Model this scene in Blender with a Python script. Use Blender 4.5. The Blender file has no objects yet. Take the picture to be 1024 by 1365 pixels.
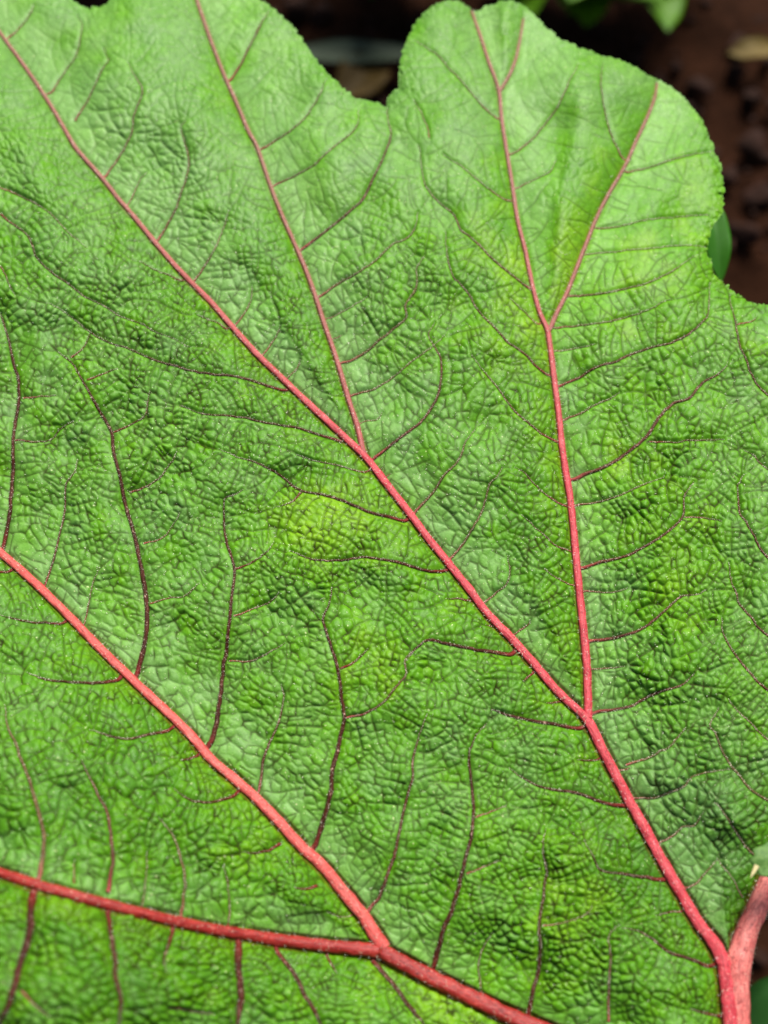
import bpy, math
import numpy as np
from mathutils import Vector
rng = np.random.default_rng(7)
R = math.radians
sc = bpy.context.scene

# ------------------------------------------------------------------ camera
FPX = 1533.0            # focal length in photo pixels (photo 1024 x 1365)
PITCH = R(65)
DC = 0.33
cdir = np.array([0.0, math.cos(PITCH), -math.sin(PITCH)])
cup = np.array([0.0, math.sin(PITCH), math.cos(PITCH)])
crt = np.array([1.0, 0.0, 0.0])
cpos = -cdir * DC
cd = bpy.data.cameras.new('camera'); cam = bpy.data.objects.new('camera', cd)
sc.collection.objects.link(cam); sc.camera = cam
cam.location = cpos; cam.rotation_euler = (R(90) - PITCH, 0, 0)
cd.sensor_fit = 'VERTICAL'; cd.sensor_height = 24.0; cd.lens = 24.0 * FPX / 1365.0
cd.clip_start = 0.01; cd.clip_end = 200
cd.dof.use_dof = True; cd.dof.focus_distance = 0.322
cd.dof.aperture_fstop = cd.lens / 1000 / 0.0047 # 4.7 mm pupil

# ------------------------------------------------------------------ light
SUN_EL, SUN_AZ = 54, 18      # azimuth clockwise from +Y (towards the top right)
w = bpy.data.worlds.new('World'); sc.world = w; w.use_nodes = True
nt = w.node_tree; nt.nodes.clear()
wo = nt.nodes.new('ShaderNodeOutputWorld'); bg = nt.nodes.new('ShaderNodeBackground')
sky = nt.nodes.new('ShaderNodeTexSky'); sky.sky_type = 'NISHITA'; sky.sun_disc = False
sky.sun_elevation = R(SUN_EL); sky.sun_rotation = R(SUN_AZ)
sky.air_density = 1.0; sky.dust_density = 4.0; sky.ozone_density = 1.0
bg.inputs[1].default_value = 0.050
nt.links.new(sky.outputs[0], bg.inputs[0]); nt.links.new(bg.outputs[0], wo.inputs[0])
sd_ = bpy.data.lights.new('sun', 'SUN'); sd_.energy = 3.2; sd_.angle = R(32); sd_.color = (1, .96, .9)
sun = bpy.data.objects.new('sun', sd_); sc.collection.objects.link(sun)
az, el = R(SUN_AZ), R(SUN_EL)
sv = Vector((math.sin(az) * math.cos(el), math.cos(az) * math.cos(el), math.sin(el)))
sun.rotation_euler = sv.to_track_quat('Z', 'Y').to_euler()
sc.view_settings.view_transform = 'Standard'; sc.view_settings.look = 'None'
sc.view_settings.exposure = 0.96; sc.view_settings.gamma = 1

# ------------------------------------------------------------------ helpers
def mesh_from(name, V, F, smooth=True):
    """V (n,3) array, F (m,k) int array of equal sized faces"""
    V = np.asarray(V, np.float32); F = np.asarray(F, np.int32)
    m = bpy.data.meshes.new(name)
    m.vertices.add(len(V)); m.vertices.foreach_set('co', V.ravel())
    k = F.shape[1]
    m.loops.add(F.size); m.loops.foreach_set('vertex_index', F.ravel())
    m.polygons.add(len(F))
    m.polygons.foreach_set('loop_start', np.arange(0, F.size, k, dtype=np.int32))
    m.update(calc_edges=True)
    m.polygons.foreach_set('use_smooth', np.full(len(F), smooth))
    m.update()
    return m
def link(name, m, mat=None, parent=None, **props):
    o = bpy.data.objects.new(name, m); sc.collection.objects.link(o)
    if mat: m.materials.append(mat)
    if parent: o.parent = parent
    for k, v in props.items(): o[k] = v
    return o
def material(name):
    m = bpy.data.materials.new(name); m.use_nodes = True
    return m, m.node_tree, m.node_tree.nodes['Principled BSDF']
def N(nt, t, **kw):
    n = nt.nodes.new(t)
    for k, v in kw.items(): setattr(n, k, v)
    return n
def mixrgb(nt, fac, a, b, mode='MIX'):
    n = N(nt, 'ShaderNodeMix', data_type='RGBA', blend_type=mode)
    for sock, v in ((n.inputs[0], fac), (n.inputs[6], a), (n.inputs[7], b)):
        if hasattr(v, 'links'): nt.links.new(v, sock)
        else: sock.default_value = v if not isinstance(v, tuple) else (*v, 1)
    return n.outputs[2]
def noise(nt, scale, detail=3, rough=.55, coord=None):
    n = N(nt, 'ShaderNodeTexNoise'); n.inputs['Scale'].default_value = scale
    n.inputs['Detail'].default_value = detail; n.inputs['Roughness'].default_value = rough
    if coord is not None: nt.links.new(coord, n.inputs['Vector'])
    return n.outputs[0]
def ramp(nt, x, lo, hi):
    n = N(nt, 'ShaderNodeMapRange', clamp=True); nt.links.new(x, n.inputs[0])
    n.inputs[1].default_value = lo; n.inputs[2].default_value = hi
    return n.outputs[0]

# ------------------------------------------------------------------ traced veins (photo pixel layout of the leaf)
TS = 3.012
TILE = dict(a=(0,0), b=(340,0), c=(680,0), d=(0,340), e=(340,340), f=(680,340), g=(0,680), h=(340,680), i=(680,680), j=(0,1020), k=(340,1020), l=(680,1020), p=None)
def path(s):
    out = []; t = None
    for tok in s.split():
        if tok in TILE: t = TILE[tok]; raw = tok == 'p'; continue
        x, y = map(float, tok.split(','))
        out.append((x, y) if raw else (t[0] + x / TS, t[1] + y / TS))
    return np.array(out)
MAIN = {  # name: (path, widths)
 'A': ("p 981,1470 970,1315 958,1268 932,1232 909,1193 886,1153 866,1116 849,1086 833,1056 815,1022 803,999 788,968 776,952 746,924 713,886 681,850 652,820 626,786 599,752 569,715 543,680 513,642 489,611 463,586 420,546 380,508 340,469 305,430 279,400 246,367 212,329 179,289 159,266 136,237 106,203 96,189 73,149 50,113 27,80 5,50 -30,0 -70,-60 -100,-120",
       [26,25,21.5,19,18,17,17,16.5,16,16,16,15,13,13,13,13,12.5,12.5,12,12,12,11.5,11.5,11,10.5,10,9.5,9,8.5,8,7.5,7,6.5,6.5,6.5,6,5.5,5,5,4.5,4,3.5,3]),
 'B': ("p 487,607 483,596 476,566 466,536 456,503 446,470 433,433 420,393 408,360 393,325 377,289 360,246 343,196 332,176 315,136 299,100 282,56 266,10 255,-25", [9,9,8.5,8,8,7.5,7.5,7,7,6.5,6.5,6,6,6,6,5.5,5.5,5,4]),
 'C': ("p 784,957 784,946 783,896 780,859 775,813 770,763 765,707 760,662 755,632 750,599 745,552 740,513 735,473 730,440 721,420 713,393 705,357 700,332 690,292 683,246 677,210 669,159 665,120 652,83 639,43 629,15", [14,13,13,12.5,12,11.5,11,10.5,10.5,10,9.5,9,8.5,8,7,6.5,6.5,6,6,5.5,5.5,5.5,5,4.5,4,3]),
 'D': ("p 731,440 735,434 743,416 756,390 765,367 778,334 796,289 813,256 833,222 846,193 863,156 873,130 876,111", [7,7,6.5,6.5,6,6,5.5,5.5,5,5,4.5,4,3]),
 'D2': ("p 666,122 670,116 684,90 692,60 698,25", [4.5,4.5,4,3.5,2.5]),
 'E': ("p 512,1264 506,1254 483,1219 456,1186 430,1154 403,1129 373,1096 340,1062 310,1036 282,1012 252,977 216,942 173,902 133,863 90,819 50,780 17,750 0,736 -40,700 -120,620 -230,520", [24,24,22,21,20,20,19,18.5,18,17.5,17,16.5,16,15.5,15,15,14,14,13,12,10]),
 'F': ("p 506,1268 489,1266 440,1261 373,1253 339,1247 299,1241 249,1231 199,1219 149,1206 100,1193 50,1179 0,1163 -80,1135 -240,1070", [26,24,22,21,20.5,20,20,19.5,19.5,19,18.5,18,16,12]),
 'G': ("p 982,1525 780,1402 710,1368 665,1348 622,1327 579,1306 539,1285 506,1267", [36,32,29,27,27,27,27,26]),
 'H': ("p 984,1560 984,1440 982,1365 980,1328 983,1288 995,1243 1007,1216 1021,1182 1042,1140 1088,1065 1180,940 1300,760", [34,34,34,36,35,29,27,26,26,27,24,18]),
}
# side veins: letter of main vein, path, start width, end width, tone (0 red-brown, 1 pale brown)
SIDE = """
E;g 545,665 575,560 590,440 585,340 565,200 545,110 515,0 d 490,910 460,800 450,710 410,630 370,560 335,500 300,440 265,405 235,385;7,3,.3
E;d 455,705 530,670 575,640 590,590 600,545;2.4,1.4,.3
E;d 350,495 410,475 470,450;2.2,1.4,.3
E;d 285,405 330,370 345,350 365,300;2.2,1.2,.3
E;d 525,950 590,925 650,880 690,830 705,795;2.4,1.4,.3
E;g 600,370 680,350 740,340 800,290;1.6,1,.6
E;g 575,130 650,105 700,50 720,10;1.6,1,.5
E;g 5,160 15,90 35,0 d 50,880 55,740 70,600 75,540 65,460 45,370 20,280 0,230;6,3,.3
E;d 90,570 160,562 225,560;1.8,1,.5
E;d 60,740 150,745 210,735 250,690 295,665;2.2,1.2,.4
E;g 180,300 215,200 240,100 260,0 d 265,920 300,860 310,820;2.8,1.5,.6
E;g 330,460 355,380 375,290 400,230;2,1,.7
E;g 840,940 870,840 885,720 905,560 915,460 930,330 935,230 915,150 900,80 895,0 d 905,980 940,965 975,940;7,2.2,.3
E;g 945,230 1000,215 h 40,170 75,125;2.4,1.4,.3
E;g 940,420 1010,400 h 50,370 95,330;1.8,1.2,.5
E;g 920,605 1010,600 h 60,565 120,530;1.8,1.2,.5
E;k 225,345 265,240 295,120 315,0 h 345,890 350,800 340,700 325,620 300,550 275,470 270,430 300,370 310,310;7.5,3,.3
E;h 365,835 430,820 510,770 560,710 610,660 600,600 640,560 680,525;2.8,1.8,.6
E;h 345,635 400,605 455,555;2.6,1.6,.4
E;k 448,592 500,520 540,420 575,300 600,180 635,60 h 640,1000 660,910 690,820;5,2,.6
E;k 8,120 30,50 h 35,1000 60,930 95,850 115,760 105,700;4,1.5,.6
G;k 720,815 750,700 790,580 830,450 850,350 880,200 870,60 h 865,1000 870,950 900,890 930,855;7.5,2.5,.4
G;k 885,205 960,180 1010,160;2,1.2,.6
G;k 850,435 920,410 990,380;1.8,1,.6
G;k 905,910 900,800 925,720 960,670;2.4,1.2,.6
G;l 72,1015 105,840 120,640 135,520 145,430 130,330 145,250;6.5,2,.4
G;l 130,640 190,635 260,620 320,590 330,560;2,1.2,.8
G;l 400,1030 400,900 405,780 400,690 440,640;3.4,1.5,.6
A;i 282,872 180,855 100,845 0,825 h 955,798;6,3,0
A;h 1025,572 930,560 850,545 770,530 690,520 640,560 610,600;6,2.5,0
A;h 768,237 690,235 600,210 520,195 440,185 340,200 250,195 200,185 140,160;5,1.6,0
A;h 605,32 540,15 470,0 e 350,980 260,955 185,940 120,895 60,860 0,830 d 960,810 880,775;5,1.5,.1
A;e 185,945 150,985 90,1005;2.4,1.2,.2
A;e 350,742 250,715 150,685 60,670 0,660 d 980,650 900,638 810,628 720,600;4,1.5,.1
A;e 445,862 390,852 330,835 240,820 170,800;2.2,1,.2
A;e 130,537 80,525 0,495 d 930,475 850,470 760,455 670,430 590,400 500,360 450,350 370,310 280,240 200,190;4,1.2,.2
A;d 732,97 680,75 620,50 560,20;2.5,1,.2
A;d 912,290 850,255 790,235;2.2,1,.2
A;a 0,850 40,885 100,930 125,980 d 140,0 200,60 270,105 330,155 400,190 480,235 560,265 620,300 700,335 760,365;2.4,1.2,.4
A;a 0,745 70,780 150,820 210,860 280,930 350,990;1.6,1,.5
A;d 0,40 30,100 60,160;1.8,1,.3
A;l 465,160 390,150 310,120 250,105 170,95 100,75 40,40 0,10;6,1.5,0
A;l 625,450 540,445 460,430 370,415 340,370 300,300;6,1.4,0
A;l 810,802 730,775 640,745 570,690 520,660 450,650;6,1.6,0
A;l 855,1010 790,1000 730,980;4,2,.1
A;l 695,580 640,585 590,600;3,1.4,0
A;h 875,360 820,352 770,352;3,1.4,0
A;i 98,648 85,660 60,680;4,1.6,0
A;i 205,765 150,770;3,1.4,0
A;i 352,997 270,1000;3,1.4,0
A;h 975,465 930,455;2.4,1.2,0
A;e 465,822 540,765 610,715 680,650 730,570 750,490 750,410 730,370 700,320 720,270;4.2,1.6,.7
A;e 645,1030 710,950 760,880 820,810 840,750 880,700;3.6,1.6,.8
A;h 780,195 840,130 880,60 910,0 e 940,930 980,880 995,850;3.4,1.5,.8
A;p 645,803 654,796 672,780 679,760 677,740;2.6,1.3,.8
A;i 15,500 70,460 80,440;2.4,1.2,.7
A;e 30,395 75,340 100,280;2.4,1.2,.8
A;e 125,495 170,450 180,420;1.8,1,.8
A;a 635,955 690,860 730,760 755,650 740,560 725,510 745,480;3.2,1.5,.9
A;a 425,705 480,620 525,530 540,450 570,370 545,310 515,250;3,1.5,.8
A;a 515,815 560,720 590,690;1.8,1,.8
A;a 300,480 350,400 395,310 420,260 435,240 415,190;2.4,1.2,.7
A;a 210,360 250,290 300,220 320,150 325,90 310,60;2.2,1,.7
A;a 50,135 100,80 135,20;2.2,1.4,.7
A;p 258,374 272,355 290,320 300,295 305,280;2.6,1.2,.8
A;p 312,434 322,420 332,405 336,380;2.4,1.2,.8
A;e 520,892 545,875;2,1,.6
B;e 255,163 330,110 400,65 470,20 b 500,1020 560,970 620,945 650,900 655,850;3,1.6,.9
B;b 182,1005 280,930 380,850 440,790 475,720 520,630 550,540 535,470 530,430;3.8,2,.5
B;b 70,745 170,700 230,665 290,610 360,555 405,500 415,440;2.4,1.4,.7
B;b 40,585 130,530 200,470 250,390 285,320;2.4,1.4,.7
B;e 342,433 420,400 490,345 550,300 610,245 610,190 650,120 650,50 680,0;3.6,1.6,.8
B;e 385,562 470,535 530,500 590,450 650,405 710,360 760,320;2.6,1.2,.9
B;e 290,250 380,205 450,165;1.4,.9,.9
B;e 310,335 350,320;1.6,1,.8
B;e 420,675 450,665 490,655 510,630;1.5,.9,.8
B;a 925,315 970,250 1000,190 1020,150 b 30,80 55,40;3.6,2,.6
C;f 155,477 100,430 60,390 0,345 e 970,290 900,220 850,140 800,80 775,0 b 765,930;3,1.3,.6
C;f 85,132 40,100 0,70 e 950,0 b 870,950 830,920 800,860 740,810 690,750 675,690 665,620 655,580;2.6,1.3,.6
C;f 195,747 130,710 80,670 30,630 0,600 e 960,510 910,450 870,400;2.8,1.3,.5
C;f 222,1002 160,960 110,920 60,870 20,850;2.6,1.1,.5
C;i 242,162 190,145 150,110 100,70 50,20;2,1,.6
C;i 260,299 190,265 140,235;2,1,.6
C;b 1020,800 950,760 880,710 820,660 755,615;1.8,1,.7
C;b 970,470 900,400 850,340 790,280 720,210 640,160;2,1.4,.6
C;b 700,550 690,500 640,400;1.4,1,.8
C;f 110,270 50,220 0,170;1.6,1,.7
C;f 190,528 270,490 350,445 430,420 520,385 600,360 660,345 720,315 770,270 800,230 805,160 805,110;3.6,1.6,.7
C;f 210,657 280,635 340,600 400,575 440,550;2.6,1.4,.8
C;f 240,903 330,865 410,825 490,775 550,725 590,660 650,595 720,565 770,510 830,475 870,440;5,3,.6
C;f 560,745 640,750 720,740 800,742 860,738;2,1.4,.6
C;f 260,1002 340,995 420,970 500,935 560,910 620,885;2.6,1.3,.9
C;i 285,232 370,205 440,185 510,160 590,115 650,70 695,20 f 700,960 740,910;4.8,1.8,.7
C;i 705,25 780,30 850,42;1.7,1.2,.8
C;i 300,322 390,325 470,310;2.4,1.2,.8
C;i 318,522 400,510 480,490 550,455 600,415 650,375 690,345 760,335 785,320;4.8,1.8,.7
C;i 322,640 400,635 460,625;2,1.2,.8
C;i 335,812 420,800 490,785 560,750 630,725 690,700 740,655;4.8,2,.7
A;i 465,1022 540,995 600,965 640,945 680,900 705,870;3.4,1.5,.8
A;l 500,130 580,130 650,105 700,85 735,45 800,25 880,15;2.8,1.4,.9
A;l 600,308 660,285 700,250 740,240 775,190;3,1.5,1
A;l 700,495 745,475 775,440 830,380;2.8,1.4,1
A;l 430,22 480,10;2.8,1.6,.8
H;p 1060,1085 1020,1065 l 960,90 920,40 885,0 i 850,960 820,890 800,860 840,790;4,1.8,.8
H;p 1030,1160 l 985,360 940,320 900,260 860,200 820,150;3.4,1.6,.8
H;p 1080,960 i 1020,710 970,660 920,600 880,540 850,480 850,430;4,1.8,.7
H;p 1080,880 i 1020,480 980,430 930,375 910,330 885,270 880,210;4,1.6,.7
H;p 1070,790 i 1020,160 985,100 950,40 925,0 f 915,930 940,880;4,1.6,.7
H;p 1070,1020 i 1020,905 970,860 920,810 880,760;3,1.5,.8
H;l 940,530 890,450 850,400 830,370;1.8,1,.8
H;p 1070,560 f 1020,540 970,470 945,410 915,340 910,280 890,200 885,160;3,1.6,.5
H;f 915,275 970,262 990,245;1.8,1.2,.5
H;p 1060,650 f 1020,840 980,800 940,780;2,1.2,.7
D;f 235,160 330,158 430,142 520,118 590,90 650,60 700,25 740,0;2.4,1.4,.8
D;f 180,290 280,275 380,262 480,240 560,215 610,185 650,175;2.2,1.3,.8
D;c 360,910 470,900 560,880 700,868 800,862;1.7,1,.9
D;c 470,688 560,665 650,635 740,612 810,605;2.2,1.2,.8
D;c 460,640 420,570 390,490 375,400 365,320 375,250;2,1.2,.7
D;c 315,1020 450,1005 560,995 700,985 790,990;1.5,1,.9
C;c 0,618 70,570 130,500 190,420 230,330 275,255;2.4,1.4,.8
C;c 20,758 100,720 160,690 185,640;1.6,1,.9
C;f 165,383 250,372 340,355;1.4,.9,.9
E;g 255,448 180,445 100,440 30,425 0,418;4,1.6,0
E;g 475,676 380,685 280,682 180,670 110,650;5.5,1.8,0
E;g 685,873 600,895 520,915 440,905 360,880;5,1.6,0
E;g 790,980 730,1000;4,2,0
E;j 945,118 870,140 790,140 740,120 700,90;5,1.6,0
E;k 105,308 50,340 0,348 j 980,345;4,1.6,0
E;k 255,480 210,490 160,487;4,1.8,0
E;g 45,240 0,245 p -30,765;4,2,0
E;k 380,605 340,608 290,590;2,1,.2
F;j 155,450 175,340 175,260 155,150 120,50 g 60,930 25,850 20,780;7,2.5,.8
F;j 438,505 460,390 450,290 430,180 400,120 360,40 g 330,1000;6,2,.7
F;j 733,585 745,460 720,340 680,260 640,210;4.5,1.6,.8
F;j 580,545 590,430 590,350;2,1.2,.6
F;j 920,630 920,500 900,400;2.2,1.2,.7
F;j 300,470 300,380;1.8,1,.6
F;j 137,495 120,620 100,720 60,850 20,960 -10,1060;10,9,.1
F;j 440,580 460,720 470,850 490,960 480,1060;7,5,0
F;j 702,650 690,710 670,770 670,820;6,2,.1
F;j 965,680 968,800 970,900 965,1060;10,8,0
F;k 95,730 160,820 210,920 250,1000 270,1050;6,5,0
G;k 480,780 560,870 620,960 680,1040;7,5,0
F;k 295,755 330,830;4,1.6,0
F;j 690,980 780,990 860,1000;2.5,1.6,.1
F;j 80,900 140,960 200,1010;3,2,.5
"""
def catmull(P, Wd, step):
    P = np.asarray(P, float); Wd = np.asarray(Wd, float)
    Q = np.vstack([2*P[0]-P[1], P, 2*P[-1]-P[-2]]); out = []; wo_ = []
    for k in range(len(P)-1):
        p0, p1, p2, p3 = Q[k:k+4]; n = max(1, int(np.linalg.norm(p2-p1)/step))
        t = np.linspace(0, 1, n, endpoint=False)[:, None]
        out.append(.5*((2*p1)+(-p0+p2)*t+(2*p0-5*p1+4*p2-p3)*t**2+(-p0+3*p1-3*p2+p3)*t**3))
        wo_.append(Wd[k]+(Wd[k+1]-Wd[k])*t[:, 0])
    out.append(P[-1:]); wo_.append(Wd[-1:])
    return np.vstack(out), np.concatenate(wo_)
mains = {}
for k, (s, wd) in MAIN.items():
    p = path(s); assert len(p) == len(wd), (k, len(p), len(wd))
    mains[k] = catmull(p, np.array(wd)*{'H': 1, 'A': .86, 'B': .86, 'C': .86, 'D': .9, 'D2': .95, 'E': .74, 'F': .74, 'G': .78}[k], 3.0)
sides = []
for ln in SIDE.strip().split('\n'):
    m_, s, q = ln.split(';'); w0, w1, tone = map(float, q.split(','))
    p = path(s); mp_ = mains[m_][0]; d_ = np.hypot(*(mp_-p[0]).T); q_ = mp_[d_.argmin()]
    allm = np.vstack([mains[z][0] for z in mains]); d2 = np.hypot(*(allm-p[0]).T)
    if 1.5 < d2.min() < 16: p = np.vstack([allm[d2.argmin()], p])
    cl = np.r_[0, np.cumsum(np.linalg.norm(np.diff(p, axis=0), axis=1))]; cl /= cl[-1]
    p, wd = catmull(p, w0+(w1-w0)*cl**.7, 2.2); wd = wd*(1-.65*np.clip((np.arange(len(wd))/max(1, len(wd)-1)-.8)/.2, 0, 1))
    j = np.cumsum(rng.normal(0, .35, (len(p), 2)), 0); j -= np.linspace(0, 1, len(p))[:, None]*j[-1]
    j = np.clip(j, -1.2, 1.2)
    sides.append((m_, p + j, wd, tone))

# ------------------------------------------------------------------ fields over the leaf
U0, U1, V0, V1 = -240, 1264, -130, 1560
nu, nv = U1-U0, V1-V0
uu, vv = np.meshgrid(np.arange(U0, U1, dtype=np.float32), np.arange(V0, V1, dtype=np.float32))
def fnoise(seed, lo, hi):
    """smooth noise, wavelengths lo..hi pixels, unit std"""
    r = np.random.default_rng(seed)
    F = np.fft.rfft2(r.normal(size=(nv, nu)))
    fy = np.fft.fftfreq(nv)[:, None]; fx = np.fft.rfftfreq(nu)[None]
    f = np.hypot(fx, fy)+1e-9
    F *= np.exp(-(f*lo)**2)*(1-np.exp(-(f*hi)**2))/f**.5
    o = np.fft.irfft2(F, s=(nv, nu)); return (o/o.std()).astype(np.float32)
def blur(a, s):
    F = np.fft.rfft2(a); fy = np.fft.fftfreq(nv)[:, None]; fx = np.fft.rfftfreq(nu)[None]
    return np.fft.irfft2(F*np.exp(-2*(math.pi*s)**2*(fx**2+fy**2)), s=(nv, nu)).astype(np.float32)
def splat_path(D, Wf, P, Wd, reach, extra=None):
    """min distance (beyond half width optional) to a polyline; stores width"""
    for k in range(0, len(P)-1):
        a, b = P[k], P[k+1]
        x0 = int(min(a[0], b[0])-reach-U0); x1 = int(max(a[0], b[0])+reach-U0)+2
        y0 = int(min(a[1], b[1])-reach-V0); y1 = int(max(a[1], b[1])+reach-V0)+2
        x0 = max(x0, 0); y0 = max(y0, 0); x1 = min(x1, nu); y1 = min(y1, nv)
        if x0 >= x1 or y0 >= y1: continue
        X = uu[y0:y1, x0:x1]-a[0]; Y = vv[y0:y1, x0:x1]-a[1]; d = b-a; L = d@d+1e-9
        t = np.clip((X*d[0]+Y*d[1])/L, 0, 1); q = np.hypot(X-t*d[0], Y-t*d[1])
        Ds = D[y0:y1, x0:x1]; mk = q < Ds; Ds[mk] = q[mk]
        if Wf is not None: Ws = Wf[y0:y1, x0:x1]; Ws[mk] = Wd[k]
        if extra is not None:
            for arr, val in extra:
                E_ = arr[y0:y1, x0:x1]
                E_[mk] = val(d, X, Y)[mk] if callable(val) else val
def sub(P, Wd, n):
    idx = np.unique(np.r_[np.arange(0, len(P), n), len(P)-1]); return P[idx], Wd[idx]
DM = np.full((nv, nu), 200, np.float32); WM = np.full((nv, nu), 8, np.float32)
TH = np.full((nv, nu), 1.0, np.float32); SG = np.zeros((nv, nu), np.float32)
for k, (P, Wd) in mains.items():
    P2, W2 = sub(P, Wd, 8)
    # signed side: positive on the lower-left of a vein
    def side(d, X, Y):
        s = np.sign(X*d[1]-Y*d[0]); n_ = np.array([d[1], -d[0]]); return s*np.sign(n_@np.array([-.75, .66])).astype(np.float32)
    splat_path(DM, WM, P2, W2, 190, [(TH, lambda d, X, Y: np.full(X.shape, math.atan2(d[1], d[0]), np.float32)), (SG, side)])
DS = np.full((nv, nu), 60, np.float32); WS = np.full((nv, nu), 2, np.float32)
for m_, P, Wd, tone in sides:
    P2, W2 = sub(P, Wd, 2); splat_path(DS, WS, P2, W2, 26)
# outline
OUT = np.array([(-240,-200),(60,-24),(97,-3),(106,6),(118,9),(134,8),(145,2),(160,-20),(250,-42),(320,-22),(350,0),(363,8),(390,33),(406,56),(423,80),(440,100),(463,120),(476,130),(493,133),(514,138),(516,129),(529,116),(531,96),(536,66),(546,43),(556,27),(572,8),(592,1),(612,0),(622,6),(631,13),(641,12),(652,6),(665,1),(680,-1),(692,4),(707,13),(726,33),(746,50),(770,61),(796,71),(823,78),(846,88),(873,103),(896,115),(916,133),(937,159),(949,189),(962,222),(966,252),(965,282),(952,299),(946,319),(944,335),(952,363),(966,377),(979,390),(999,401),(1022,406),(1060,400),(1140,372),(1264,330),(1290,700),(1200,900),(1092,1065),(1062,1137),(1036,1178),(1018,1214),(1003,1249),(988,1290),(979,1328),(982,1365),(984,1440),(984,1600),(-300,1600),(-300,-200)], float)
DE = np.full((nv, nu), 90, np.float32)
inside = np.zeros((nv, nu), bool)
for k in range(len(OUT)):
    a, b = OUT[k], OUT[(k+1) % len(OUT)]
    if a[1] != b[1]:
        rows = (vv[:, 0] >= min(a[1], b[1])) & (vv[:, 0] < max(a[1], b[1]))
        xs = a[0]+(vv[rows, 0]-a[1])*(b[0]-a[0])/(b[1]-a[1])
        inside[rows] ^= uu[rows] > xs[:, None]
edgepath = OUT[:60]
def inpoly(x, y): return inside[int(np.clip(y-V0, 0, nv-1)), int(np.clip(x-U0, 0, nu-1))]
DT = np.full((nv, nu), 40, np.float32)
rt = np.random.default_rng(88); tert = []
def grow(x, y, a, n, kappa):
    pts = [(x, y)]
    for k in range(n):
        a += kappa+rt.normal(0, .10); x += 3.4*math.cos(a); y += 3.4*math.sin(a)
        xi, yi = int(x-U0), int(y-V0)
        if not (0 <= xi < nu and 0 <= yi < nv): break
        pts.append((x, y))
        if k > 1 and (DS[yi, xi] < 1.6 or DM[yi, xi] < WM[yi, xi]*.5 or DT[yi, xi] < 2.8): break
    P = np.array(pts)
    if len(P) > 3:
        tert.append(P); splat_path(DT, None, P[2:], None, 9)
for m_, P, Wd, tone in sides:
    if Wd[0] > 1.9:
        e_ = P[-1]-P[-6] if len(P) > 6 else P[-1]-P[0]; a_ = math.atan2(e_[1], e_[0])
        for da in (-.55, .5): grow(P[-1, 0], P[-1, 1], a_+da, 16, -da*.06)
src = [(P, Wd, 15, 2.2) for m_, P, Wd, tone in sides if Wd[0] > 1.7] + [(P, Wd, 17, 3.0) for P, Wd in [mains[k] for k in 'ABCDEFG']]
for P, Wd, gap, st in src:
    sg = 1; pos_ = rt.uniform(4, gap); L_ = np.r_[0, np.cumsum(np.hypot(*np.diff(P, axis=0).T))]
    while pos_ < L_[-1]:
        i = min(int(np.searchsorted(L_, pos_)), len(P)-2); t = P[i+1]-P[i]; a = math.atan2(t[1], t[0])
        for sg in (-1, 1):
            if rt.uniform() < .8: grow(P[i, 0], P[i, 1], a+sg*rt.uniform(1.15, 1.75), int(rt.uniform(7, 22)), -sg*rt.uniform(0, .05))
        pos_ += gap*rt.uniform(.6, 1.4)
splat_path(DE, None, edgepath, None, 85)
SD = np.where(inside, DE, -DE) + .8*fnoise(3, 7, 20) + .4*fnoise(4, 3, 6)
inner = SD > 0
if not inner[700-V0, 500-U0]: raise RuntimeError('outline inverted')

def G(x, y, r, rx=None):
    return np.exp(-((uu-x)**2/(rx or r)**2+(vv-y)**2/r**2))
# macro height (metres)
MM = .001
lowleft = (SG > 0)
zone = 1-np.exp(-np.maximum(DM-WM*.45, 0)/55)
ZM = zone*8.5*MM
ZM = ZM*(.70+np.where(lowleft, .42, -.34)*np.exp(-(DM/62)**2))
ZM = blur(ZM.astype(np.float32), 6)
ZM += (fnoise(11, 80, 260)*.8*np.clip(DM/70, 0, 1))*MM
ZM += (fnoise(12, 40, 110)*.22*np.clip((DM-12)/40, 0, 1))*MM*np.clip((vv-150)/300, 0, 1)
ZM += (G(60, 1330, 260)*32 + G(0, 1010, 220)*10 + G(430, 720, 120)*2.5 + G(250, 480, 110)*3 + G(30, 330, 130)*4
       + G(560, 900, 110)*3 + G(860, 1300, 120)*2 - G(980, 200, 170)*5 - G(600, 20, 120)*3)*MM
ZM -= (np.exp(-np.maximum(SD, 0)/9)*1.6 + np.clip(1-SD/84, 0, 1)**2*3)*MM
ZM = ZM.astype(np.float32)
# base position by walking each ray to that height
def rays(u, v):
    a = (u-512)/FPX; b = (682.5-v)/FPX
    return cdir + a[..., None]*crt + b[..., None]*cup
Rr = rays(uu, vv).astype(np.float32)
T = (ZM-cpos[2])/Rr[..., 2]
BP = (cpos.astype(np.float32) + Rr*T[..., None]).astype(np.float32)
PX = T/FPX          # metres per photo pixel at each place
def normals(P):
    gu = np.gradient(P, axis=1); gv = np.gradient(P, axis=0)
    n = np.cross(gv, gu); n /= np.linalg.norm(n, axis=-1, keepdims=True)+1e-12
    return n*np.sign(n[..., 2:3])
NB = normals(BP).astype(np.float32)
del Rr

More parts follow.
